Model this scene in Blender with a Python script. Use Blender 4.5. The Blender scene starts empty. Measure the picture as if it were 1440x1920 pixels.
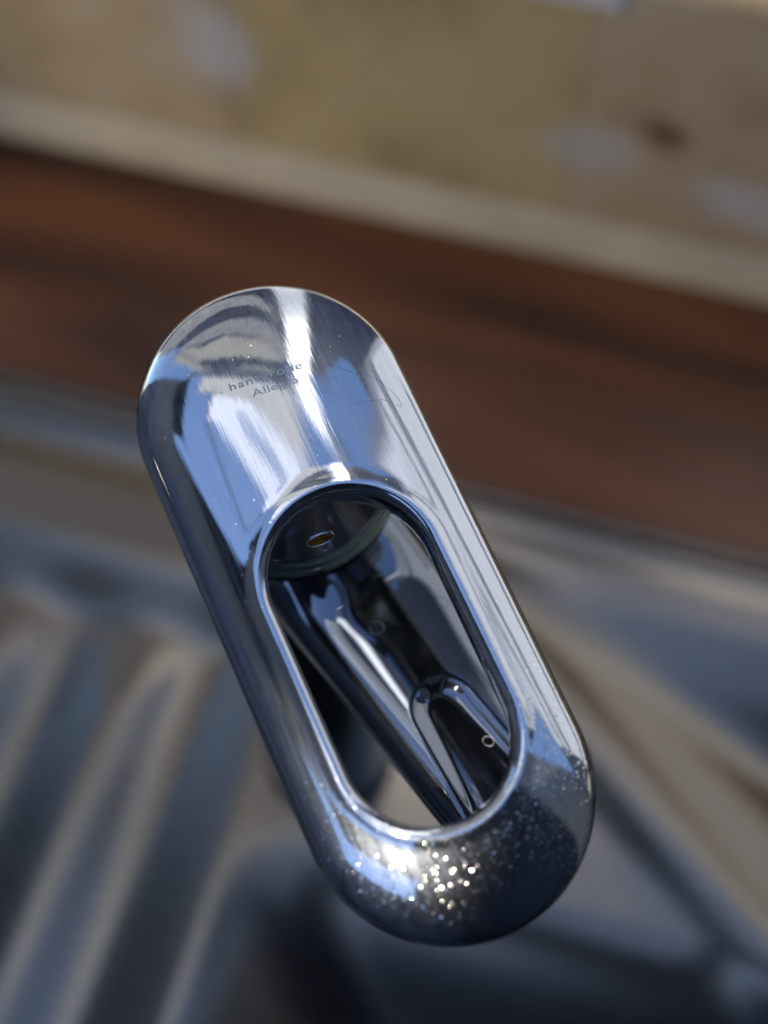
import bpy, bmesh, math, random
import numpy as np
from mathutils import Matrix, Vector

random.seed(4)
rng = np.random.default_rng(7)
scene = bpy.context.scene

# ------------------------------------------------------------------ camera
# everything below is worked out in millimetres and scaled to metres on linking
F = 2200.0                                   # focal length in pixels of the 1440 x 1920 photograph
def rot(ax, ay, az):
    cx, sx, cy, sy, cz, sz = np.cos(ax), np.sin(ax), np.cos(ay), np.sin(ay), np.cos(az), np.sin(az)
    X = np.array([[1, 0, 0], [0, cx, -sx], [0, sx, cx]])
    Y = np.array([[cy, 0, sy], [0, 1, 0], [-sy, 0, cy]])
    Z = np.array([[cz, -sz, 0], [sz, cz, 0], [0, 0, 1]])
    return X @ Y @ Z
PITCH, YAW = math.radians(62), math.radians(16)
fwd = np.array([-math.sin(YAW) * math.cos(PITCH), math.cos(YAW) * math.cos(PITCH), -math.sin(PITCH)])
right = np.array([math.cos(YAW), math.sin(YAW), 0.0])
up = np.cross(right, fwd)
CM = np.stack([right, up, -fwd], 1)          # camera axes in the world
HC = np.array([0.0, 0.0, 220.0])             # middle of the lever, 22 cm above the sink deck
CAM = HC - CM @ np.array([-4.99, -15.20, -218.11])
HW = CM @ rot(*np.radians([-15.13, 1.29, 24.74]))   # lever axes in the world

cam_data = bpy.data.cameras.new('camera')
cam = bpy.data.objects.new('camera', cam_data)
scene.collection.objects.link(cam)
m4 = Matrix.Identity(4)
for i in range(3):
    for j in range(3):
        m4[i][j] = CM[i, j]
    m4[i][3] = CAM[i] / 1000
cam.matrix_world = m4
cam_data.sensor_fit = 'VERTICAL'
cam_data.sensor_height = 24.0
cam_data.lens = 24.0 * F / 1920
cam_data.clip_start, cam_data.clip_end = 0.01, 200
cam_data.dof.use_dof = True
cam_data.dof.focus_distance = 0.221
cam_data.dof.aperture_fstop = (cam_data.lens / 1000) / 0.0090   # 9 mm wide opening
scene.camera = cam

# ------------------------------------------------------------------ sky, sun, exposure
SUN_EL, SUN_AZ = math.radians(60), math.radians(186)     # azimuth from +Y towards +X
world = bpy.data.worlds.new('World')
scene.world = world
world.use_nodes = True
wn = world.node_tree.nodes
wn.clear()
w_out = wn.new('ShaderNodeOutputWorld')
w_bg = wn.new('ShaderNodeBackground')
w_sky = wn.new('ShaderNodeTexSky')
w_sky.sky_type = 'NISHITA'
w_sky.sun_disc = False
w_sky.sun_elevation = SUN_EL
w_sky.sun_rotation = SUN_AZ
w_bg.inputs['Strength'].default_value = 0.14
w_sky.altitude = 1200
w_sky.dust_density = 0.3
w_sky.ozone_density = 2.5
world.node_tree.links.new(w_sky.outputs[0], w_bg.inputs[0])
world.node_tree.links.new(w_bg.outputs[0], w_out.inputs[0])
sun_data = bpy.data.lights.new('sun', 'SUN')
sun_data.energy = 4.0
sun_data.angle = math.radians(0.5)
sun_data.color = (1.0, 0.95, 0.87)
sun = bpy.data.objects.new('sun', sun_data)
scene.collection.objects.link(sun)
sdir = Vector((math.sin(SUN_AZ) * math.cos(SUN_EL), math.cos(SUN_AZ) * math.cos(SUN_EL), math.sin(SUN_EL)))
sun.rotation_euler = sdir.to_track_quat('Z', 'Y').to_euler()
sun.location = sdir * 5
# added warm fill light, off to the left, on the wall behind the sink
lamp_data = bpy.data.lights.new('wall_fill_spot', 'SPOT')
lamp_data.energy = 8.5
lamp_data.color = (1.0, 0.87, 0.68)
lamp_data.spot_size, lamp_data.spot_blend = math.radians(25), 0.6
lamp_data.shadow_soft_size = 0.03
lamp = bpy.data.objects.new('wall_fill_spot', lamp_data)
scene.collection.objects.link(lamp)
lamp.location = (-0.95, -0.36, 0.34)
lamp.rotation_euler = (lamp.location - Vector((0.02, 0.288, 0.05))).to_track_quat('Z', 'Y').to_euler()
vs = scene.view_settings
vs.view_transform, vs.look, vs.gamma, vs.exposure = 'Standard', 'None', 1.0, 1.25
vs.use_curve_mapping = False
scene.cycles.use_denoising = True
scene.cycles.max_bounces = 10
scene.cycles.glossy_bounces = 8
scene.cycles.caustics_reflective = False
scene.cycles.sample_clamp_indirect = 6.0

# ------------------------------------------------------------------ helpers
def ray(px, py):
    d = CM @ np.array([(px - 720) / F, -(py - 960) / F, -1.0])
    return d / np.linalg.norm(d)
def ground(px, py, z=0.0):
    d = ray(px, py)
    return CAM + d * ((z - CAM[2]) / d[2])

def link(name, verts, faces, mat, parent=None, smooth=True, label=None, cat=None, group=None, kind=None, matrix=None, scale=0.001):
    me = bpy.data.meshes.new(name)
    me.from_pydata([tuple(float(c) * scale for c in v) for v in verts], [], faces)
    me.update()
    if smooth:
        me.polygons.foreach_set('use_smooth', [True] * len(me.polygons))
    me.materials.append(mat)
    o = bpy.data.objects.new(name, me)
    scene.collection.objects.link(o)
    finish(o, parent, label, cat, group, kind, matrix)
    return o

def finish(o, parent=None, label=None, cat=None, group=None, kind=None, matrix=None):
    if matrix is not None:
        o.matrix_world = matrix
    if parent is not None:
        o.parent = parent
        o.matrix_parent_inverse = PARENT_INV.get(parent.name, Matrix.Identity(4))
        if matrix is None:
            o.matrix_basis = Matrix.Identity(4)
        else:
            o.matrix_basis = matrix
    if o.parent is None or True:
        PARENT_INV[o.name] = (matrix.inverted() if (matrix is not None and parent is None) else Matrix.Identity(4))
    if label: o['label'] = label
    if cat: o['category'] = cat
    if group: o['group'] = group
    if kind: o['kind'] = kind
PARENT_INV = {}

def thing(name, loc, label, cat, group=None):
    o = bpy.data.objects.new(name, None)
    scene.collection.objects.link(o)
    o.empty_display_size = 0.02
    finish(o, None, label, cat, group, None, Matrix.Translation(Vector([c / 1000 for c in loc])))
    return o

def box_data(x0, x1, y0, y1, z0, z1, bev=0.0):
    bm = bmesh.new()
    bmesh.ops.create_cube(bm, size=1.0)
    for v in bm.verts:
        v.co = Vector((x0 + (v.co.x + .5) * (x1 - x0), y0 + (v.co.y + .5) * (y1 - y0), z0 + (v.co.z + .5) * (z1 - z0)))
    if bev > 0:
        bmesh.ops.bevel(bm, geom=list(bm.edges), offset=bev, segments=3, profile=0.5, affect='EDGES')
    bm.verts.index_update()
    vs_ = [tuple(v.co) for v in bm.verts]
    fs_ = [[v.index for v in f.verts] for f in bm.faces]
    bm.free()
    return vs_, fs_

def box(name, x0, x1, y0, y1, z0, z1, mat, bev=0.0, **kw):
    v, f = box_data(x0, x1, y0, y1, z0, z1, bev)
    return link(name, v, f, mat, smooth=False, **kw)

def lathe(profile, n=128, close=False):
    vs_, fs_ = [], []
    k = len(profile)
    for r, z in profile:
        for i in range(n):
            a = 2 * math.pi * i / n
            vs_.append((r * math.cos(a), r * math.sin(a), z))
    for j in range(k - 1):
        for i in range(n):
            i2 = (i + 1) % n
            fs_.append([j * n + i, j * n + i2, (j + 1) * n + i2, (j + 1) * n + i])
    if close:
        for i in range(n):
            i2 = (i + 1) % n
            fs_.append([(k - 1) * n + i, (k - 1) * n + i2, i2, i])
    return vs_, fs_

def rounded(pts, r, seg=6):
    """fillet the corners of an open profile"""
    out = [pts[0]]
    for a, b, c in zip(pts[:-2], pts[1:-1], pts[2:]):
        a, b, c = map(np.array, (a, b, c))
        u = (a - b); w = (c - b)
        rr = min(r, np.linalg.norm(u) * .45, np.linalg.norm(w) * .45)
        p0 = b + u / np.linalg.norm(u) * rr
        p1 = b + w / np.linalg.norm(w) * rr
        for t in np.linspace(0, 1, seg):
            out.append(tuple((1 - t) ** 2 * p0 + 2 * t * (1 - t) * b + t * t * p1))
    out.append(pts[-1])
    return out

def tube(points, rad, n=8, closed=False):
    P = [np.array(p, float) for p in points]
    k = len(P)
    vs_, fs_ = [], []
    for i in range(k):
        a = P[(i - 1) % k] if (closed or i > 0) else P[i]
        b = P[(i + 1) % k] if (closed or i < k - 1) else P[i]
        t = (b - a) / (np.linalg.norm(b - a) + 1e-12)
        s = np.cross(t, [0.13, 0.21, 0.97]); s /= np.linalg.norm(s)
        q = np.cross(s, t)
        for j in range(n):
            g = 2 * math.pi * j / n
            vs_.append(P[i] + rad * (math.cos(g) * s + math.sin(g) * q))
    for i in range(k if closed else k - 1):
        i2 = (i + 1) % k
        for j in range(n):
            j2 = (j + 1) % n
            fs_.append([i * n + j, i * n + j2, i2 * n + j2, i2 * n + j])
    return vs_, fs_

# ------------------------------------------------------------------ materials
def new_mat(name):
    m = bpy.data.materials.new(name)
    m.use_nodes = True
    nt = m.node_tree
    nt.nodes.clear()
    out = nt.nodes.new('ShaderNodeOutputMaterial')
    return m, nt, out
def N(nt, kind, **kw):
    n = nt.nodes.new('ShaderNode' + kind)
    for k, v in kw.items():
        if k in n.inputs.keys():
            n.inputs[k].default_value = v
        else:
            setattr(n, k, v)
    return n
def ramp(nt, src, stops):
    r = nt.nodes.new('ShaderNodeValToRGB')
    el = r.color_ramp.elements
    while len(el) < len(stops):
        el.new(0.5)
    for e, (p, c) in zip(el, stops):
        e.position = p
        e.color = (*c, 1) if isinstance(c, tuple) else (c, c, c, 1)
    nt.links.new(src, r.inputs[0])
    return r.outputs[0]
def mapped(nt, scale=(1, 1, 1), rotz=0.0, loc=(0, 0, 0)):
    tc = nt.nodes.new('ShaderNodeTexCoord')
    mp = nt.nodes.new('ShaderNodeMapping')
    mp.inputs['Scale'].default_value = scale
    mp.inputs['Rotation'].default_value = (0, 0, rotz)
    mp.inputs['Location'].default_value = loc
    nt.links.new(tc.outputs['Object'], mp.inputs[0])
    return mp.outputs[0]
def mth(nt, op, a, b=None, c=None, clamp=False):
    n = nt.nodes.new('ShaderNodeMath')
    n.operation = op
    n.use_clamp = clamp
    for i, v in enumerate((a, b, c)):
        if v is None: continue
        if isinstance(v, (int, float)): n.inputs[i].default_value = v
        else: nt.links.new(v, n.inputs[i])
    return n.outputs[0]
def vmath(nt, op, a, b=None, s=None):
    n = nt.nodes.new('ShaderNodeVectorMath')
    n.operation = op
    for i, v in enumerate((a, b)):
        if v is None: continue
        if isinstance(v, tuple): n.inputs[i].default_value = v
        else: nt.links.new(v, n.inputs[i])
    if s is not None:
        if isinstance(s, (int, float)): n.inputs['Scale'].default_value = s
        else: nt.links.new(s, n.inputs['Scale'])
    return n.outputs[0]

def simple(name, col, rough=0.5, metal=0.0, noise=0.0, nscale=40.0, stretch=(1, 1, 1), bump=0.0, bscale=200.0):
    m, nt, out = new_mat(name)
    p = N(nt, 'BsdfPrincipled', Roughness=rough, Metallic=metal)
    if noise > 0:
        nz = N(nt, 'TexNoise', Scale=nscale, Detail=5.0)
        nt.links.new(mapped(nt, stretch), nz.inputs['Vector'])
        c = ramp(nt, nz.outputs[0], [(0.3, tuple(x * (1 - noise) for x in col)), (0.7, tuple(min(1, x * (1 + noise)) for x in col))])
        nt.links.new(c, p.inputs['Base Color'])
    else:
        p.inputs['Base Color'].default_value = (*col, 1)
    if bump > 0:
        nb = N(nt, 'TexNoise', Scale=bscale, Detail=3.0)
        nt.links.new(mapped(nt, stretch), nb.inputs['Vector'])
        b = N(nt, 'Bump', Strength=bump, Distance=0.001)
        nt.links.new(nb.outputs[0], b.inputs['Height'])
        nt.links.new(b.outputs[0], p.inputs['Normal'])
    nt.links.new(p.outputs[0], out.inputs[0])
    return m

def chrome(name, glitter=False, col=(0.48, 0.50, 0.535), rough=0.02, haze=0.03, brush=0.02, axis_rot=0.15, limescale=0.0):
    m, nt, out = new_mat(name)
    geo = nt.nodes.new('ShaderNodeNewGeometry')
    vec = mapped(nt)
    # smudges change the gloss from place to place
    sm = N(nt, 'TexNoise', Scale=55.0, Detail=6.0, Roughness=0.6)
    nt.links.new(vec, sm.inputs['Vector'])
    smv = ramp(nt, sm.outputs[0], [(0.38, 0.0), (0.72, 1.0)])
    # long fine wiping scratches
    sc = N(nt, 'TexNoise', Scale=1.0, Detail=4.0, Roughness=0.7)
    nt.links.new(mapped(nt, (4200, 190, 900), axis_rot), sc.inputs['Vector'])
    sc2 = N(nt, 'TexNoise', Scale=1.0, Detail=3.0, Roughness=0.7)
    nt.links.new(mapped(nt, (3000, 120, 900), axis_rot + 0.9), sc2.inputs['Vector'])
    hsum = mth(nt, 'ADD', sc.outputs[0], mth(nt, 'MULTIPLY', sc2.outputs[0], 0.5))
    bp = N(nt, 'Bump', Strength=brush, Distance=0.0002)
    nt.links.new(hsum, bp.inputs['Height'])
    nrm = bp.outputs[0]
    if glitter:
        # slight waviness left by years of wiping
        wv = N(nt, 'TexNoise', Scale=1.0, Detail=3.0, Roughness=0.6)
        nt.links.new(mapped(nt, (620, 34, 200), 0.12), wv.inputs['Vector'])
        b2 = N(nt, 'Bump', Strength=0.05, Distance=0.0004)
        nt.links.new(wv.outputs[0], b2.inputs['Height'])
        nt.links.new(nrm, b2.inputs['Normal'])
        nrm = b2.outputs[0]
    if glitter:
        sep = nt.nodes.new('ShaderNodeSeparateXYZ')
        nt.links.new(vec, sep.inputs[0])
        # dried water grains lie thick on the low end of the lever, thin elsewhere
        zone = mth(nt, 'MULTIPLY_ADD', sep.outputs['Y'], -28.0, -0.55, clamp=True)
        zone = mth(nt, 'MAXIMUM', zone, 0.02)
        grains = None
        for scl, thr, amp in ((1900.0, 0.80, 0.30), (3800.0, 0.55, 0.42)):
            vo = N(nt, 'TexVoronoi', Scale=scl, Randomness=1.0)
            nt.links.new(vec, vo.inputs['Vector'])
            sp = nt.nodes.new('ShaderNodeSeparateColor')
            nt.links.new(vo.outputs['Color'], sp.inputs[0])
            on = mth(nt, 'GREATER_THAN', sp.outputs[0], thr)
            near = mth(nt, 'LESS_THAN', vo.outputs['Distance'], 0.40)
            pick = mth(nt, 'LESS_THAN', sp.outputs[1], zone)
            k = mth(nt, 'MULTIPLY', mth(nt, 'MULTIPLY', on, near), pick)
            # each grain has a tilt of its own
            wn_ = N(nt, 'TexWhiteNoise', noise_dimensions='3D')
            nt.links.new(vo.outputs['Position'], wn_.inputs['Vector'])
            tilt = vmath(nt, 'SUBTRACT', wn_.outputs['Color'], (0.5, 0.5, 0.5))
            tv = vmath(nt, 'SCALE', tilt, s=mth(nt, 'MULTIPLY', k, amp))
            grains = tv if grains is None else vmath(nt, 'ADD', grains, tv)
            kmask = k if scl < 3000 else mth(nt, 'MAXIMUM', kmask, k)
            hue = wn_.outputs['Value']
        nrm = vmath(nt, 'NORMALIZE', vmath(nt, 'ADD', nrm, grains))
    col_src = None
    g1 = N(nt, 'BsdfPrincipled', Metallic=1.0)
    g1.inputs['Base Color'].default_value = (*col, 1)
    rv = mth(nt, 'MULTIPLY_ADD', smv, 0.03, rough)
    if glitter:
        rv = mth(nt, 'ADD', rv, mth(nt, 'MULTIPLY', zone, 0.05))
        hs = nt.nodes.new('ShaderNodeCombineColor'); hs.mode = 'HSV'
        nt.links.new(hue, hs.inputs[0]); hs.inputs[1].default_value = 0.22; hs.inputs[2].default_value = 0.75
        mc = nt.nodes.new('ShaderNodeMix'); mc.data_type = 'RGBA'
        nt.links.new(kmask, mc.inputs[0]); mc.inputs[6].default_value = (*col, 1); nt.links.new(hs.outputs[0], mc.inputs[7])
        nt.links.new(mc.outputs[2], g1.inputs['Base Color'])
    nt.links.new(rv, g1.inputs['Roughness'])
    nt.links.new(nrm, g1.inputs['Normal'])
    g2 = N(nt, 'BsdfPrincipled', Metallic=1.0, Roughness=0.36)
    g2.inputs['Base Color'].default_value = (*col, 1)
    nt.links.new(nrm, g2.inputs['Normal'])
    mx = nt.nodes.new('ShaderNodeMixShader')
    if glitter:
        hz = mth(nt, 'ADD', haze, mth(nt, 'MULTIPLY', zone, 0.03))
        hz = mth(nt, 'ADD', hz, mth(nt, 'MULTIPLY', smv, 0.025))
        # wiping streaks along the lever and finer hairline scratches across it
        stv = ramp(nt, sc.outputs[0], [(0.50, 0.0), (0.72, 1.0)])
        stw = N(nt, 'TexNoise', Scale=1.0, Detail=5.0, Roughness=0.65)
        nt.links.new(mapped(nt, (900, 42, 300), 0.12), stw.inputs['Vector'])
        stw2 = ramp(nt, stw.outputs[0], [(0.42, 0.0), (0.68, 1.0)])
        hl = ramp(nt, sc2.outputs[0], [(0.70, 0.0), (0.76, 1.0)])
        hz = mth(nt, 'ADD', hz, mth(nt, 'MULTIPLY', stw2, 0.20))
        hz = mth(nt, 'ADD', hz, mth(nt, 'MULTIPLY', stv, 0.14))
        hz = mth(nt, 'ADD', hz, mth(nt, 'MULTIPLY', hl, 0.25))
        hz = mth(nt, 'MULTIPLY', hz, mth(nt, 'MULTIPLY_ADD', zone, -0.72, 1.0))
        nt.links.new(hz, mx.inputs[0])
    else:
        mx.inputs[0].default_value = haze
    nt.links.new(g1.outputs[0], mx.inputs[1])
    nt.links.new(g2.outputs[0], mx.inputs[2])
    last = mx.outputs[0]
    if limescale > 0:
        ln = N(nt, 'TexNoise', Scale=170.0, Detail=6.0, Roughness=0.7)
        nt.links.new(vec, ln.inputs['Vector'])
        lk = ramp(nt, ln.outputs[0], [(0.62 - limescale * 0.25, 0.0), (0.70 - limescale * 0.2, 1.0)])
        d = N(nt, 'BsdfPrincipled', Roughness=0.8)
        d.inputs['Base Color'].default_value = (0.34, 0.44, 0.34, 1)
        m2 = nt.nodes.new('ShaderNodeMixShader')
        nt.links.new(lk, m2.inputs[0])
        nt.links.new(last, m2.inputs[1])
        nt.links.new(d.outputs[0], m2.inputs[2])
        last = m2.outputs[0]
    nt.links.new(last, out.inputs[0])
    return m

M_lever = chrome('lever_chrome', glitter=True)
M_chrome = chrome('shaded_spout_chrome', haze=0.06, brush=0.008, col=(0.165, 0.18, 0.205))  # shade from the lever above is put into this darker chrome colour
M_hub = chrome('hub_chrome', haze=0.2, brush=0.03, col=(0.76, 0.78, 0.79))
M_lime = chrome('limescaled_chrome', haze=0.2, col=(0.5, 0.52, 0.52), limescale=1.0)
M_rust = simple('rusty_grub_screw', (0.42, 0.17, 0.03), 0.6, 0.5, noise=0.8, nscale=900.0)
M_black = simple('dark_hole', (0.012, 0.012, 0.014), 0.5)
M_letter = simple('etched_grey', (0.36, 0.37, 0.39), 0.4, 0.5)

# ------------------------------------------------------------------ lever shape
R_, L_, SR, SY, SH = 26.5, 131.2, 17.13, -13.5, 15.85
OC = L_ / 2 - R_
H_ = 9.0
LIP = 1.9
def height(x, y):
    x, y = np.asarray(x, float), np.asarray(y, float)
    ym = np.clip(y, -OC, OC)
    do = R_ - np.hypot(x, y - ym)
    u = 1 - np.clip(do / R_, 0, 1)
    h = H_ * np.sqrt(np.maximum(1 - u ** 2.2, 0))
    yc = np.clip(y, SY - SH, SY + SH)
    ds = np.hypot(x, y - yc) - SR
    return h + 0.45 * np.exp(-(ds / 1.3) ** 2)
def plate(px, py):
    o = HW.T @ (CAM - HC)
    d = HW.T @ ray(px, py)
    z = 6.0
    for i in range(40):
        p = o + d * ((z - o[2]) / d[2])
        z = 0.5 * z + 0.5 * float(height(p[0], p[1]))
    return p
HM = Matrix.Identity(4)
for i in range(3):
    for j in range(3):
        HM[i][j] = HW[i, j]
    HM[i][3] = HC[i] / 1000

def pill(n_arc, n_str, r, yc, h):
    """capsule outline, same parameter for every size"""
    pts = []
    for i in range(n_str): pts.append((r, yc - h + 2 * h * i / n_str))
    for i in range(n_arc): a = math.pi * i / n_arc; pts.append((r * math.cos(a), yc + h + r * math.sin(a)))
    for i in range(n_str): pts.append((-r, yc + h - 2 * h * i / n_str))
    for i in range(n_arc): a = math.pi + math.pi * i / n_arc; pts.append((r * math.cos(a), yc - h + r * math.sin(a)))
    return np.array(pts)

def build_lever():
    na, ns = 120, 60
    outer = pill(na, ns, R_, 0, OC)
    crest = pill(na, ns, SR, SY, SH)
    hc = height(crest[:, 0], crest[:, 1])
    rows = []
    # slot wall from below, up round the lip
    for dz in (10.0, 7.0, 4.0, 2.6):
        c = pill(na, ns, SR - LIP + (0.9 if dz == 10.0 else 0.0) * 0.4, SY, SH)
        rows.append(np.column_stack([c, hc - dz]))
    for t in np.linspace(0, math.pi / 2, 9):
        c = pill(na, ns, SR - LIP * math.cos(t), SY, SH)
        rows.append(np.column_stack([c, hc - LIP * (1 - math.sin(t)) * 1.0]))
    # upper face, crest to rim, crowded towards both ends
    for k in np.linspace(0, 1, 64)[1:]:
        w = 1 - (1 - k) ** 2.2
        w = 0.75 * w + 0.25 * k
        p = crest * (1 - w) + outer * w
        rows.append(np.column_stack([p, height(p[:, 0], p[:, 1])]))
    # skirt, rim and hollow underside
    for r, z in ((R_, -1.2), (R_, -2.6), (R_ - 0.25, -3.2), (R_ - 0.8, -3.4), (R_ - 1.5, -3.2), (R_ - 1.8, -2.4), (R_ - 1.9, 0.0)):
        rows.append(np.column_stack([pill(na, ns, r, 0, OC), np.full(len(outer), z)]))
    o2 = pill(na, ns, R_ - 2.6, 0, OC)
    c2 = pill(na, ns, SR + 0.6, SY, SH)
    for w in np.linspace(0, 1, 14):
        p = o2 * (1 - w) + c2 * w
        rows.append(np.column_stack([p, height(p[:, 0], p[:, 1]) - 3.0]))
    rows.append(np.column_stack([c2, hc - 9.6]))
    n = len(outer)
    V = np.concatenate(rows)
    Fc = []
    k = len(rows)
    for j in range(k):
        j2 = (j + 1) % k
        for i in range(n):
            i2 = (i + 1) % n
            Fc.append([j * n + i, j2 * n + i, j2 * n + i2, j * n + i2])
    return V, Fc

def local_to_world(p):
    return HC + HW @ np.array(p, float)

base = local_to_world((-0.5, 32.0, -24.0))
BX, BY = base[0], base[1]
faucet = thing('kitchen_faucet', (BX, BY, 0), 'chrome single lever kitchen faucet with a long slotted handle', 'faucet')
V, Fc = build_lever()
lever = link('lever_handle', V, Fc, M_lever, parent=faucet, matrix=HM)

# hub under the lever with the hole of the grub screw
def hub_r(z):
    return np.interp(z, [-10.2, -9.4, -8.6, -2.0, 6.0], [19.6, 20.2, 20.0, 17.2, 13.2])
prof = [(8.0, -10.4), (19.2, -10.4), (19.9, -10.0), (20.2, -9.3), (20.05, -8.6)] + [(float(hub_r(z)), z) for z in np.linspace(-8.3, 5.5, 14)]
hv, hf = lathe(prof, 160)
hv = [(x - 0.6, y + 31.5, z) for x, y, z in hv]
hub = link('lever_hub', hv, hf, M_hub, parent=faucet, matrix=HM)
def on_hub(px, py):
    o = HW.T @ (CAM - HC); d = HW.T @ ray(px, py)
    best = None
    for z in np.linspace(5, -9, 600):
        p = o + d * ((z - o[2]) / d[2])
        e = math.hypot(p[0] + 0.6, p[1] - 31.5) - hub_r(z)
        if e <= 0: return p
    return p
hp = on_hub(600, 1012)
nx = np.array([hp[0] + 0.6, hp[1] - 31.5, 0]); nx /= np.linalg.norm(nx)
nn = np.array([nx[0], nx[1], 0.42]); nn /= np.linalg.norm(nn)
tx = np.cross([0, 0, 1], nn); tx /= np.linalg.norm(tx)
ty = np.cross(nn, tx)
def disc(center, rx, ry, lift, n=40, rim=0.0):
    vs_ = [center + nn * lift]
    for i in range(n):
        a = 2 * math.pi * i / n
        vs_.append(center + tx * rx * math.cos(a) + ty * ry * math.sin(a) + nn * lift)
    return vs_, [[0, 1 + i, 1 + (i + 1) % n] for i in range(n)]
v_, f_ = disc(hp, 2.6, 1.5, 0.10)
link('grub_screw', v_, f_, M_rust, parent=hub)
v_, f_ = tube([hp + tx * 2.75 * math.cos(a) + ty * 1.65 * math.sin(a) + nn * 0.05 for a in np.linspace(0, 2 * math.pi, 48, endpoint=False)], 0.24, 8, True)
link('screw_hole_edge', v_, f_, M_hub, parent=hub)

# collar rings below the hub
for nm, pr, mt in (('collar_ring', [(10, -11.4), (20.4, -11.4), (21.3, -12.0), (21.5, -13.2), (21.2, -14.4), (20.2, -15.0)], M_lime),
                   ('collar_ring', [(20.0, -15.0), (21.8, -15.9), (22.3, -17.4), (21.9, -19.0), (20.4, -20.2)], M_lime),
                   ('collar', [(20.3, -20.4), (21.6, -21.4), (21.9, -23.0), (21.6, -26.0), (21.6, -64.0)], M_chrome)):
    v_, f_ = lathe(rounded(pr, 0.8, 4), 128)
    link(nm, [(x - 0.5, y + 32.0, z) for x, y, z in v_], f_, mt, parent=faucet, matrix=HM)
# body standing on the sink
v_, f_ = lathe(rounded([(0, 0.4), (23.5, 0.4), (23.5, 4.0), (21.5, 6.5), (21.0, 30), (21.0, 166), (18, 170)], 2.0, 6), 96)
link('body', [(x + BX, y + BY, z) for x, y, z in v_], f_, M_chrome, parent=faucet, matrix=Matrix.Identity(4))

# ------------------------------------------------------------------ spout
SPZ = 187.0
e0, e1 = ground(500, 1140, SPZ - 2), ground(830, 1550, SPZ - 2)
B2 = np.array([BX, BY])
eu = (e1 - e0)[:2]; eu /= np.linalg.norm(eu)
en = np.array([-eu[1], eu[0]])
off0 = (B2 - e0[:2]) @ en
HW0 = abs(off0)                               # half width where the spout leaves the body
TAPER = 0.05
th = math.atan(TAPER)
sa = eu * math.cos(th) - en * math.sin(th)     # spout axis on plan
sb = np.array([-sa[1], sa[0]])
print('spout half width', HW0, 'axis', sa, 'base', BX, BY)
def sp_coord(px, py, z):
    g = ground(px, py, z)[:2] - B2
    return float(g @ sa), float(g @ sb)
ua, ub = sp_coord(806, 1296, SPZ + 5)
la, lb = sp_coord(895, 1525, SPZ + 4)
ra, rb = sp_coord(960, 1420, SPZ + 4)
da, db = sp_coord(706, 1186, SPZ + 6)
print('groove', (ua, ub), (la, lb), (ra, rb), 'dot', (da, db))
SPL = 92.0
def half_w(a): return HW0 / math.cos(th) - TAPER * a
def groove(a, b):
    """depth of the long round-ended hollow standing in for the mirrored lever slot"""
    t = np.clip((a - ua) / 40.0, 0, 1.4)
    c = ub + (0.5 * (lb + rb) - ub) * np.clip((a - ua) / max(8.0, (0.5 * (la + ra) - ua)), -.2, 1.3)
    w = 4.6 + 5.0 * t
    start = ua + 4.6
    d = np.where(a > start, np.abs(b - c) - w, np.hypot(a - start, b - c) - w)
    s = np.clip((2.2 - d) / 4.4, 0, 1)
    return 1.7 * s * s * (3 - 2 * s)
def build_spout():
    nA, nT = 260, 260
    V, Fc = [], []
    for i in range(nA):
        a = -4 + (SPL + 4) * i / (nA - 1)
        end = max(0.0, (a - (SPL - 12)) / 12.0)
        shrink = math.sqrt(max(0.0, 1 - end ** 2.4)) if end > 0 else 1.0
        w = half_w(a) * (0.15 + 0.85 * shrink)
        hh = 9.0 * (0.1 + 0.9 * shrink)
        for j in range(nT):
            g = 2 * math.pi * j / nT
            c, s = math.cos(g), math.sin(g)
            e = 0.56
            b = w * math.copysign(abs(c) ** e, c)
            z = hh * math.copysign(abs(s) ** 0.68, s)
            rise = 5.0 * math.exp(-max(0, a - 14) ** 2 / 70.0)
            if b > 0: b *= 1.14
            zz = SPZ + z - 0.035 * a - 0.12 * b
            if s > 0:
                zz += rise * s
                zz -= float(groove(a, b)) * min(1.0, s * 1.3)
            V.append((BX + sa[0] * a + sb[0] * b, BY + sa[1] * a + sb[1] * b, zz))
    for i in range(nA - 1):
        for j in range(nT):
            j2 = (j + 1) % nT
            Fc.append([i * nT + j, (i + 1) * nT + j, (i + 1) * nT + j2, i * nT + j2])
    Fc.append([(nA - 1) * nT + j for j in range(nT)])
    return V, Fc
V, Fc = build_spout()
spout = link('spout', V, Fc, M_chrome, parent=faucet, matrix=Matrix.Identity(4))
c = B2 + sa * da + sb * db
SPV = np.array(V)
def spout_top(x, y):
    d = np.hypot(SPV[:, 0] - x, SPV[:, 1] - y)
    k = np.argsort(d)[:30]
    return SPV[k, 2].max()
zz = spout_top(c[0], c[1])
v_, f_ = lathe([(0.01, zz + 0.06), (1.2, zz + 0.06)], 32)
link('dark_hole', [(x + c[0], y + c[1], z) for x, y, z in v_], f_, M_black, parent=spout)
v_, f_ = tube([(c[0] + 1.45 * math.cos(a), c[1] + 1.45 * math.sin(a), zz) for a in np.linspace(0, 2 * math.pi, 40, endpoint=False)], 0.22, 8, True)
link('hole_edge', v_, f_, M_chrome, parent=spout)
# outlet nozzle under the tip
tip = B2 + sa * (SPL - 14)
v_, f_ = lathe(rounded([(0.01, SPZ - 17), (8.5, SPZ - 17), (9.5, SPZ - 16), (9.5, SPZ - 6)], 0.8, 4), 64)
link('outlet', [(x + tip[0], y + tip[1], z) for x, y, z in v_], f_, M_chrome, parent=faucet, matrix=Matrix.Identity(4))

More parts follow.
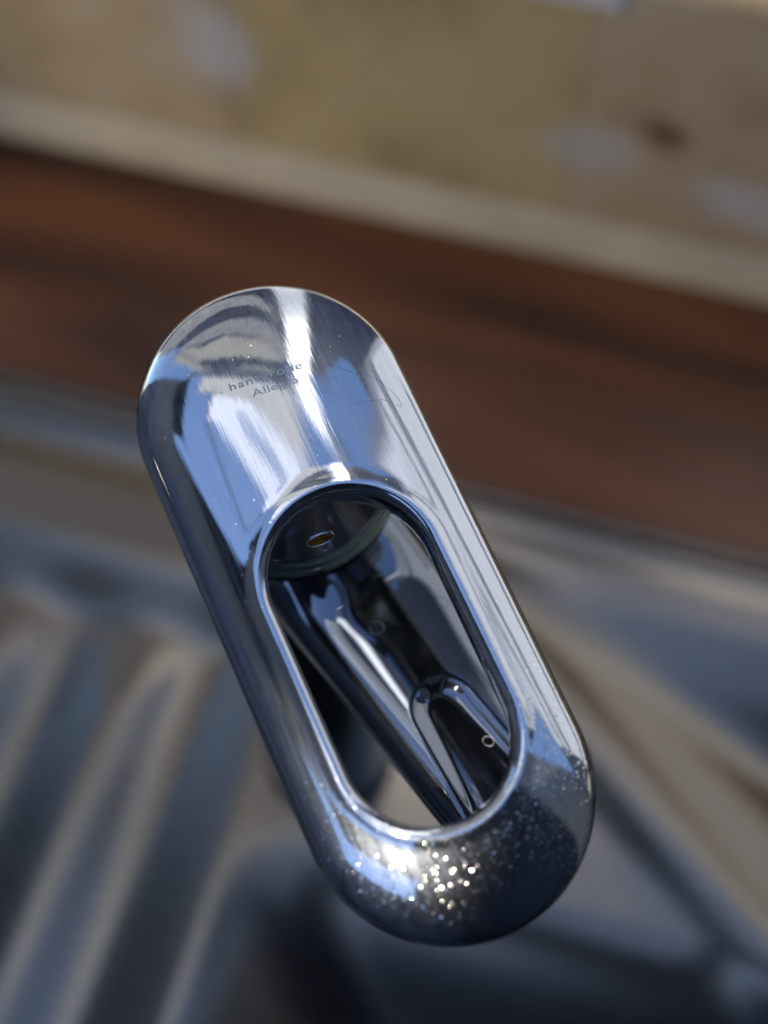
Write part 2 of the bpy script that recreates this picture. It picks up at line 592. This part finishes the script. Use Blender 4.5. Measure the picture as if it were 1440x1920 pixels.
# ------------------------------------------------------------------ lettering on the lever
def lettering(text, p0, p1, size, bold, spacing):
    a, b = plate(*p0), plate(*p1)
    cu = bpy.data.curves.new('lettering', 'FONT')
    cu.body = text
    cu.size = 1.0
    cu.space_character = spacing
    cu.offset = bold
    cu.resolution_u = 4
    tmp = bpy.data.objects.new('lettering_source', cu)
    scene.collection.objects.link(tmp)
    dg = bpy.context.evaluated_depsgraph_get()
    me = tmp.evaluated_get(dg).to_mesh()
    vs_ = np.array([v.co[:] for v in me.vertices])
    fs_ = [list(p.vertices) for p in me.polygons]
    tmp.evaluated_get(dg).to_mesh_clear()
    bpy.data.objects.remove(tmp)
    x0, x1 = vs_[:, 0].min(), vs_[:, 0].max()
    d = (b - a)[:2]
    wdt = np.linalg.norm(d)
    d = d / wdt
    n = np.array([-d[1], d[0]])
    k = wdt / (x1 - x0)
    P = a[:2] + np.outer((vs_[:, 0] - x0) * k, d) + np.outer(vs_[:, 1] * size, n)
    z = height(P[:, 0], P[:, 1]) + 0.035
    return np.column_stack([P, z]), fs_
v_, f_ = lettering('hansgrohe', (432, 733), (568, 690), 2.15, 0.012, 1.12)
link('lettering', v_, f_, M_letter, parent=lever, smooth=False)
v_, f_ = lettering('Allegra', (474, 745), (562, 716), 2.0, 0.0, 1.0)
link('lettering', v_, f_, M_letter, parent=lever, smooth=False)

# dried drop: tide line on the upper plate
def stain_mat():
    m, nt, out = new_mat('dried_water_mark')
    d = N(nt, 'BsdfPrincipled', Roughness=0.5)
    d.inputs['Base Color'].default_value = (0.72, 0.75, 0.80, 1)
    t = nt.nodes.new('ShaderNodeBsdfTransparent')
    nz = N(nt, 'TexNoise', Scale=700.0, Detail=3.0)
    nt.links.new(mapped(nt), nz.inputs['Vector'])
    mx = nt.nodes.new('ShaderNodeMixShader')
    nt.links.new(ramp(nt, nz.outputs[0], [(0.35, 0.05), (0.65, 0.5)]), mx.inputs[0])
    nt.links.new(t.outputs[0], mx.inputs[1])
    nt.links.new(d.outputs[0], mx.inputs[2])
    nt.links.new(mx.outputs[0], out.inputs[0])
    return m
M_stain = stain_mat()
tide = [(597, 694), (600, 686), (612, 683), (628, 686), (645, 692), (662, 699), (673, 702), (682, 708), (690, 704), (703, 710), (716, 716), (722, 725), (733, 732), (742, 742), (753, 756), (752, 763), (744, 759), (735, 753), (716, 749), (697, 750), (678, 752), (664, 757), (654, 760), (655, 748), (660, 741), (650, 731), (640, 722), (632, 714), (627, 706), (629, 698)]
tp = []
for (ax, ay), (bx, by) in zip(tide[:-1], tide[1:]):
    for t in np.linspace(0, 1, 5)[:-1]:
        tp.append((ax + (bx - ax) * t + random.uniform(-.8, .8), ay + (by - ay) * t + random.uniform(-.8, .8)))
pts = [plate(*q) for q in tp]
v_, f_ = tube([(p[0], p[1], float(height(p[0], p[1])) + 0.015) for p in pts], 0.075, 6)
link('water_mark', v_, f_, M_stain, parent=lever)

# two thin pale rings on the spout
for px, py, rr in ((835, 1120, 1.15), (912, 1385, 1.0)):
    C_ = (SPV - CAM) @ CM
    near = np.hypot(720 + F * C_[:, 0] / -C_[:, 2] - px, 960 - F * C_[:, 1] / -C_[:, 2] - py) < 9
    g = SPV[near][np.argmax(C_[near, 2])] if near.any() else ground(px, py, SPZ + 6)
    ring = []
    for a in np.linspace(0, 2 * math.pi, 36, endpoint=False):
        x, y = g[0] + rr * math.cos(a) * 1.15, g[1] + rr * math.sin(a)
        ring.append((x, y, spout_top(x, y) + 0.05))
    v_, f_ = tube(ring, 0.08, 6, True)
    link('ring_mark', v_, f_, M_stain, parent=spout)

# ------------------------------------------------------------------ sink
def steel():
    m, nt, out = new_mat('brushed_steel')
    nz = N(nt, 'TexNoise', Scale=1.0, Detail=4.0)
    nt.links.new(mapped(nt, (30, 900, 30)), nz.inputs['Vector'])
    p = N(nt, 'BsdfPrincipled', Metallic=1.0, Roughness=0.3)
    p.inputs['Base Color'].default_value = (0.20, 0.178, 0.15, 1)
    nt.links.new(mth(nt, 'MULTIPLY_ADD', nz.outputs[0], 0.12, 0.22), p.inputs['Roughness'])
    nt.links.new(p.outputs[0], out.inputs[0])
    return m
M_steel = steel()
RIMY = 146.0
sink = thing('sink', (0, 0, 0), 'stainless steel sink with ridged drainer and angled bowl under the faucet', 'sink')
def sst(t): 
    t = np.clip(t, 0, 1); return t * t * (3 - 2 * t)
xs = np.concatenate([np.linspace(-420, -200, 60)[:-1], np.linspace(-200, 240, 221), np.linspace(240, 420, 40)[1:]])
ys = np.linspace(-330, RIMY, 239)
X, Y = np.meshgrid(xs, ys)
br, br2 = ground(1060, 1260)[:2], ground(1440, 1700)[:2]
bu = (br2 - br) / np.linalg.norm(br2 - br)
bn = np.array([-bu[1], bu[0]])
d1 = (X - br[0]) * bn[0] + (Y - br[1]) * bn[1]
d2 = 112 - Y
k = 25.0
hh_ = np.clip(0.5 + 0.5 * (d2 - d1) / k, 0, 1)
dB = d2 * (1 - hh_) + d1 * hh_ - k * hh_ * (1 - hh_)
Z = -40 * sst((dB - 2) / 100) + 6.5 * np.exp(-((dB + 12) / 13) ** 2)
dF = np.minimum(X + 44, -4 - Y)
k2 = 30.0
q_ = np.clip(0.5 + 0.5 * ((X + 44) - (-4 - Y)) / k2, 0, 1)
dF = (X + 44) * (1 - q_) + (-4 - Y) * q_ - k2 * q_ * (1 - q_)
Z += -42 * sst((dF + 6) / 90) * (dB < 3)
dD = np.minimum(-50 - X, 84 - Y)
Z += -9 * sst((dD + 4) / 34) * (1 + 0.0 * X)
Z += sst((dD - 2) / 75) * 4.4 * (np.sin((X + 50) * 2 * np.pi / 62 + 0.9))
Z += 3.6 * np.exp(-((Y - (RIMY - 7)) / 4.5) ** 2) - 2.6 * np.exp(-((Y - (RIMY - 24)) / 8) ** 2)
Z += 2.0
V = np.column_stack([X.ravel(), Y.ravel(), Z.ravel()])
nx_, ny_ = len(xs), len(ys)
Fc = [[j * nx_ + i, j * nx_ + i + 1, (j + 1) * nx_ + i + 1, (j + 1) * nx_ + i] for j in range(ny_ - 1) for i in range(nx_ - 1)]
link('basin', V, Fc, M_steel, parent=sink, matrix=Matrix.Identity(4))
v_, f_ = tube([(x, RIMY + 1, 1.6) for x in np.linspace(-420, 420, 40)], 2.6, 12)
link('rim', v_, f_, M_steel, parent=sink, matrix=Matrix.Identity(4))

# ------------------------------------------------------------------ worktop and wall behind
def wood(name, cols, rough):
    m, nt, out = new_mat(name)
    nz = N(nt, 'TexNoise', Scale=1.0, Detail=4.0, Distortion=0.6)
    nt.links.new(mapped(nt, (2.6, 17, 12)), nz.inputs['Vector'])
    p = N(nt, 'BsdfPrincipled', Roughness=rough)
    nt.links.new(ramp(nt, nz.outputs[0], [(0.38, cols[0]), (0.53, cols[1]), (0.72, cols[2])]), p.inputs['Base Color'])
    nt.links.new(p.outputs[0], out.inputs[0])
    return m
M_wood = wood('dark_wood_worktop', ((0.035, 0.010, 0.003), (0.13, 0.040, 0.011), (0.26, 0.092, 0.030)), 0.45)
WY = 288.0
I4 = Matrix.Identity(4)
box('worktop', -900, 700, RIMY + 3.4, WY + 12, -40, 0, M_wood, 0, kind='structure')
M_strip = simple('grey_sealing_strip', (0.60, 0.52, 0.37), 0.5, noise=0.15, nscale=20)
def prism(name, prof, x0, x1, mat, **kw):
    n = len(prof)
    vs_ = [(x0, y, z) for y, z in prof] + [(x1, y, z) for y, z in prof]
    fs_ = [[i, (i + 1) % n, n + (i + 1) % n, n + i] for i in range(n)] + [list(range(n))[::-1], list(range(n, 2 * n))]
    return link(name, vs_, fs_, mat, smooth=False, **kw)
prism('sealing_strip', [(WY - 9, 0.3), (WY - 9, 3), (WY - 5, 12), (WY - 0.5, 20), (WY - 0.5, 0.3)], -880, 690, M_strip,
      label='grey beige sealing strip along the foot of the tiled wall', cat='trim')
def stone(name, col, col2):
    """beige stone with cloudy pale patches and one dark spot"""
    m, nt, out = new_mat(name)
    vec = mapped(nt)
    nz = N(nt, 'TexNoise', Scale=16.0, Detail=5.0, Roughness=0.6)
    nt.links.new(vec, nz.inputs['Vector'])
    base = ramp(nt, nz.outputs[0], [(0.32, tuple(c * 0.7 for c in col)), (0.5, col), (0.7, col2)])
    nz2 = N(nt, 'TexNoise', Scale=25.0, Detail=2.0)
    nt.links.new(vec, nz2.inputs['Vector'])
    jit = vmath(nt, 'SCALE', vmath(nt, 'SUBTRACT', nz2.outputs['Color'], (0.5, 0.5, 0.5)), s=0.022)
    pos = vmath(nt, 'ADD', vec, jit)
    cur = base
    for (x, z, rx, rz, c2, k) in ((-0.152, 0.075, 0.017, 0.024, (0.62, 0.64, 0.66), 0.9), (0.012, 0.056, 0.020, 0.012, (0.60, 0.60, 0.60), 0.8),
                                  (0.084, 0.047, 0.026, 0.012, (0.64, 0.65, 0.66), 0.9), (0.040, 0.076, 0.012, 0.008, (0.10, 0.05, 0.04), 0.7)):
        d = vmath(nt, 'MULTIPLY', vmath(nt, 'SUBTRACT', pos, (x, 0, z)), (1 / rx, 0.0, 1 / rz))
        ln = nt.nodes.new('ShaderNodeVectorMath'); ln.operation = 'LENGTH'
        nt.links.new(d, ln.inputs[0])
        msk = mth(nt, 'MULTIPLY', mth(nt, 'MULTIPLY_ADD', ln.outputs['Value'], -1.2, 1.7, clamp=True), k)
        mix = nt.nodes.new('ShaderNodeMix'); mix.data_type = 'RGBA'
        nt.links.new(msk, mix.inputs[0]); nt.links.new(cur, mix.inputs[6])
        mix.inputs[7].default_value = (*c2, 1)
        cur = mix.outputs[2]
    p = N(nt, 'BsdfPrincipled', Roughness=0.4)
    nt.links.new(cur, p.inputs['Base Color'])
    nt.links.new(p.outputs[0], out.inputs[0])
    return m
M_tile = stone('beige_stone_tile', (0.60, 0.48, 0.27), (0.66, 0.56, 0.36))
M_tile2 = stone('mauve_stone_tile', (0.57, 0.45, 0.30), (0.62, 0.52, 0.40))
M_grout = simple('beige_grout', (0.58, 0.50, 0.34), 0.8)
wall = box('wall', -900, 700, WY + 4, WY + 120, -900, 160, M_grout, 0, kind='structure')
edges = [-900, -590, -440, -292, -146, 3, 150, 300, 450, 700]
for i, (a, b) in enumerate(zip(edges[:-1], edges[1:])):
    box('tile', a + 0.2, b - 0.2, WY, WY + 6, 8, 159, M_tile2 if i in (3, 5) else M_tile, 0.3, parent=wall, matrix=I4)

# ------------------------------------------------------------------ window and roof that the chrome mirrors
M_white = simple('white_frame_paint', (0.76, 0.80, 0.90), 0.4)
M_plaster = simple('slate_plaster', (0.055, 0.066, 0.095), 0.8, noise=0.2, nscale=3)
M_grey = simple('grey_plaster', (0.44, 0.46, 0.52), 0.8, noise=0.4, nscale=2.5)
M_blueback = simple('blue_painted_plaster', (0.16, 0.21, 0.32), 0.8, noise=0.5, nscale=2.0)
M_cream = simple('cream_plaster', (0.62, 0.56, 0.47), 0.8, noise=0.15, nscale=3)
def translucent(name, col, t=0.5, noise=0.0, ns=60):
    m, nt, out = new_mat(name)
    d = nt.nodes.new('ShaderNodeBsdfDiffuse'); d.inputs[0].default_value = (*col, 1)
    r = nt.nodes.new('ShaderNodeBsdfTranslucent'); r.inputs[0].default_value = (*col, 1)
    mx = nt.nodes.new('ShaderNodeMixShader'); mx.inputs[0].default_value = t
    if noise:
        nz = N(nt, 'TexNoise', Scale=ns, Detail=4.0)
        nt.links.new(mapped(nt), nz.inputs['Vector'])
        c = ramp(nt, nz.outputs[0], [(0.35, tuple(x * (1 - noise) for x in col)), (0.65, col)])
        nt.links.new(c, d.inputs[0]); nt.links.new(c, r.inputs[0])
    nt.links.new(d.outputs[0], mx.inputs[1]); nt.links.new(r.outputs[0], mx.inputs[2])
    nt.links.new(mx.outputs[0], out.inputs[0])
    return m
M_roofpanel = translucent('white_translucent_roof', (0.82, 0.83, 0.87), 0.7)
M_curtain = translucent('grey_curtain', (0.80, 0.77, 0.70), 0.45, 0.12, 14)
M_ruffle = translucent('white_net_ruffle', (0.88, 0.89, 0.93), 0.6, 0.4, 55)
RZ = 1720.0

def slab(name, outline, y0, y1, mat, **kw):
    """flat panel cut to an outline in the plane of the window"""
    n = len(outline)
    vs_ = [(x, y0, z) for x, z in outline] + [(x, y1, z) for x, z in outline]
    fs_ = [list(range(n)), list(range(n, 2 * n))[::-1]] + [[i, n + i, n + (i + 1) % n, (i + 1) % n] for i in range(n)]
    return link(name, vs_, fs_, mat, smooth=False, **kw)
M_blue = simple('blue_grey_paint', (0.22, 0.27, 0.36), 0.5, noise=0.2, nscale=12)
window = thing('window', (-250, WY, 138), 'white framed window above the tiled wall', 'window')
box('sill', -118, 14, WY - 1.5, WY + 60, 127, 159, M_white, 2, parent=window, matrix=I4)
box('frame', -760, -119, WY + 8, WY + 50, 160.5, 180, M_white, 2, parent=window, matrix=I4)
slab('glazing_bar', [(-132, 181), (-84, 181), (92, RZ - 41), (2, RZ - 41)], WY + 8, WY + 50, M_white, parent=window, matrix=I4)
box('frame', -1100, 240, WY + 9, WY + 51, RZ - 40, RZ - 1, M_white, 2, parent=window, matrix=I4)
wall_r = slab('wall_right', [(76, 161), (1000, 161), (1000, 700), (262, 700), (300, RZ - 1), (256, RZ - 1), (205, 700)], WY + 6, WY + 60, M_white, kind='structure')
for z0, z1 in ((236, 275), (490, 530), (600, 618)):
    box('painted_band', 150, 998, WY + 3, WY + 5.5, z0, z1, M_blue, 0, parent=wall_r, matrix=I4)
box('wall_left', -1370, -1350, -2200, WY + 3, -900, 950, M_grey, 0, kind='structure')
box('wall_upper', -1370, -1350, -2200, WY + 3, 950, RZ - 1, M_cream, 0, kind='structure')  # cream colour stands in for sunlight on the top of the left wall
box('wall_side', 1000, 1020, -2200, -100, -900, RZ - 1, M_plaster, 0, kind='structure')
box('wall_side', 1000, 1020, -99, WY + 3, -900, RZ - 1, M_cream, 0, kind='structure')
box('wall_back', -1350, 1000, -2220, -2200, -900, RZ - 1, M_blueback, 0, kind='structure')
box('floor', -1350, 1000, -2200, 290, -920, -901, M_blueback, 0, kind='structure')

# dark blocks added outside to keep bright sky out of the chrome
M_sky_block = simple('dark_sky_block', (0.010, 0.018, 0.045), 0.9, noise=0.7, nscale=5)
box('sky_block', 501, 2600, 1300, 1400, -900, 2350, M_sky_block, 0, kind='structure')
box('sky_block_tall', -2600, 500, 1300, 1400, -900, 4300, M_sky_block, 0, kind='structure')

# swagged curtain: grey cloth rising to the right, two gathered white frills along its hem
curtain = thing('curtain', (-400, WY - 6, 300), 'grey swagged curtain with white frills at the window', 'curtain')
def cloth(name, lo, hi, mat, amp, wave, n=140, m=14):
    lo, hi = np.array(lo, float), np.array(hi, float)
    t = np.linspace(0, 1, n)
    def samp(P, t):
        s = np.linspace(0, 1, len(P))
        return np.column_stack([np.interp(t, s, P[:, 0]), np.interp(t, s, P[:, 1])])
    A, Bb = samp(lo, t), samp(hi, t)
    vs_, fs_ = [], []
    for j in range(m):
        w = j / (m - 1)
        for i in range(n):
            x, z = A[i] * (1 - w) + Bb[i] * w
            vs_.append((x, WY - 4 + amp * math.sin(i * wave + 1.3 * math.sin(i * 0.31)) * (1 - 0.5 * w), z))
    for j in range(m - 1):
        for i in range(n - 1):
            fs_.append([j * n + i, j * n + i + 1, (j + 1) * n + i + 1, (j + 1) * n + i])
    return link(name, vs_, fs_, mat, parent=curtain, matrix=I4)
in_hem = [(-760, 760), (-532, 653), (-437, 770), (-297, 693), (-221, 738), (-167, 764), (-117, 910), (-78, 1150), (-30, 1480), (0, 1676)]
cloth('drape', in_hem, [(-760, 1678), (-600, 1678), (-480, 1678), (-380, 1678), (-300, 1678), (-220, 1678), (-150, 1678), (-90, 1678), (-40, 1678), (1, 1679)], M_curtain, 5, 0.55)
cloth('frill', [(-700, 600), (-477, 594), (-330, 545), (-239, 518), (-165, 539), (-126, 614), (-90, 850)], [(-700, 690), (-532, 645), (-420, 700), (-300, 660), (-180, 715), (-125, 860), (-92, 1010)], M_ruffle, 4, 1.7)
cloth('frill', [(-640, 300), (-331, 225), (-264, 235), (-212, 258), (-160, 300), (-132, 412), (-111, 539)], [(-640, 520), (-464, 490), (-330, 430), (-232, 391), (-167, 412), (-130, 500), (-113, 600)], M_ruffle, 4, 1.7)

# roof over the sink: grey blind, white panel with a slot, unseen ceiling pieces laid to shade the sink, with an opening for the sun
bv, bf = [], []
for i in range(81):
    for j in range(2):
        bv.append((-860 + 815 * i / 80, (136, 284)[j], RZ + 3 + 2.5 * math.sin(i * 0.9)))
for i in range(80):
    bf.append([2 * i, 2 * i + 2, 2 * i + 3, 2 * i + 1])
blind = link('roof_blind', bv, bf, M_curtain, label='grey fabric blind under the roof beside the window', cat='blind')
roof = thing('roof', (0, 0, RZ), 'white translucent roof panels over the sink', 'roof')
for x0, x1, y0, y1 in ((-640, -360, -110, 130), (-170, -80, -110, 130), (-360, -170, -110, 2), (-360, -170, 46, 130)):
    link('roof_panel', [(x0, y0, RZ), (x1, y0, RZ), (x1, y1, RZ), (x0, y1, RZ)], [[0, 1, 2, 3]], M_roofpanel, smooth=False, parent=roof, matrix=I4)
box('roof_bar', -860, -50, 130.5, 135.5, RZ - 14, RZ + 8, M_plaster, 0, parent=roof, matrix=I4)
box('roof_bar', -662, -641, -450, 130, RZ - 10, RZ + 8, M_cream, 0, parent=roof, matrix=I4)
ceiling = [(-1350, -130, -1400, -620), (-130, -58, -1400, -965), (-130, -58, -885, -620), (-58, 1000, -1400, -620), (560, 1000, -620, -100),
           (220, 1000, -2200, -1400), (-1350, -1080, -451, 280)]
cv, cf = [], []
for (x0, x1, y0, y1) in ceiling:
    v_, f_ = box_data(x0, x1, y0, y1, RZ, RZ + 12)
    cf += [[i + len(cv) for i in f] for f in f_]; cv += v_
link('ceiling', cv, cf, M_plaster, smooth=False, kind='structure')
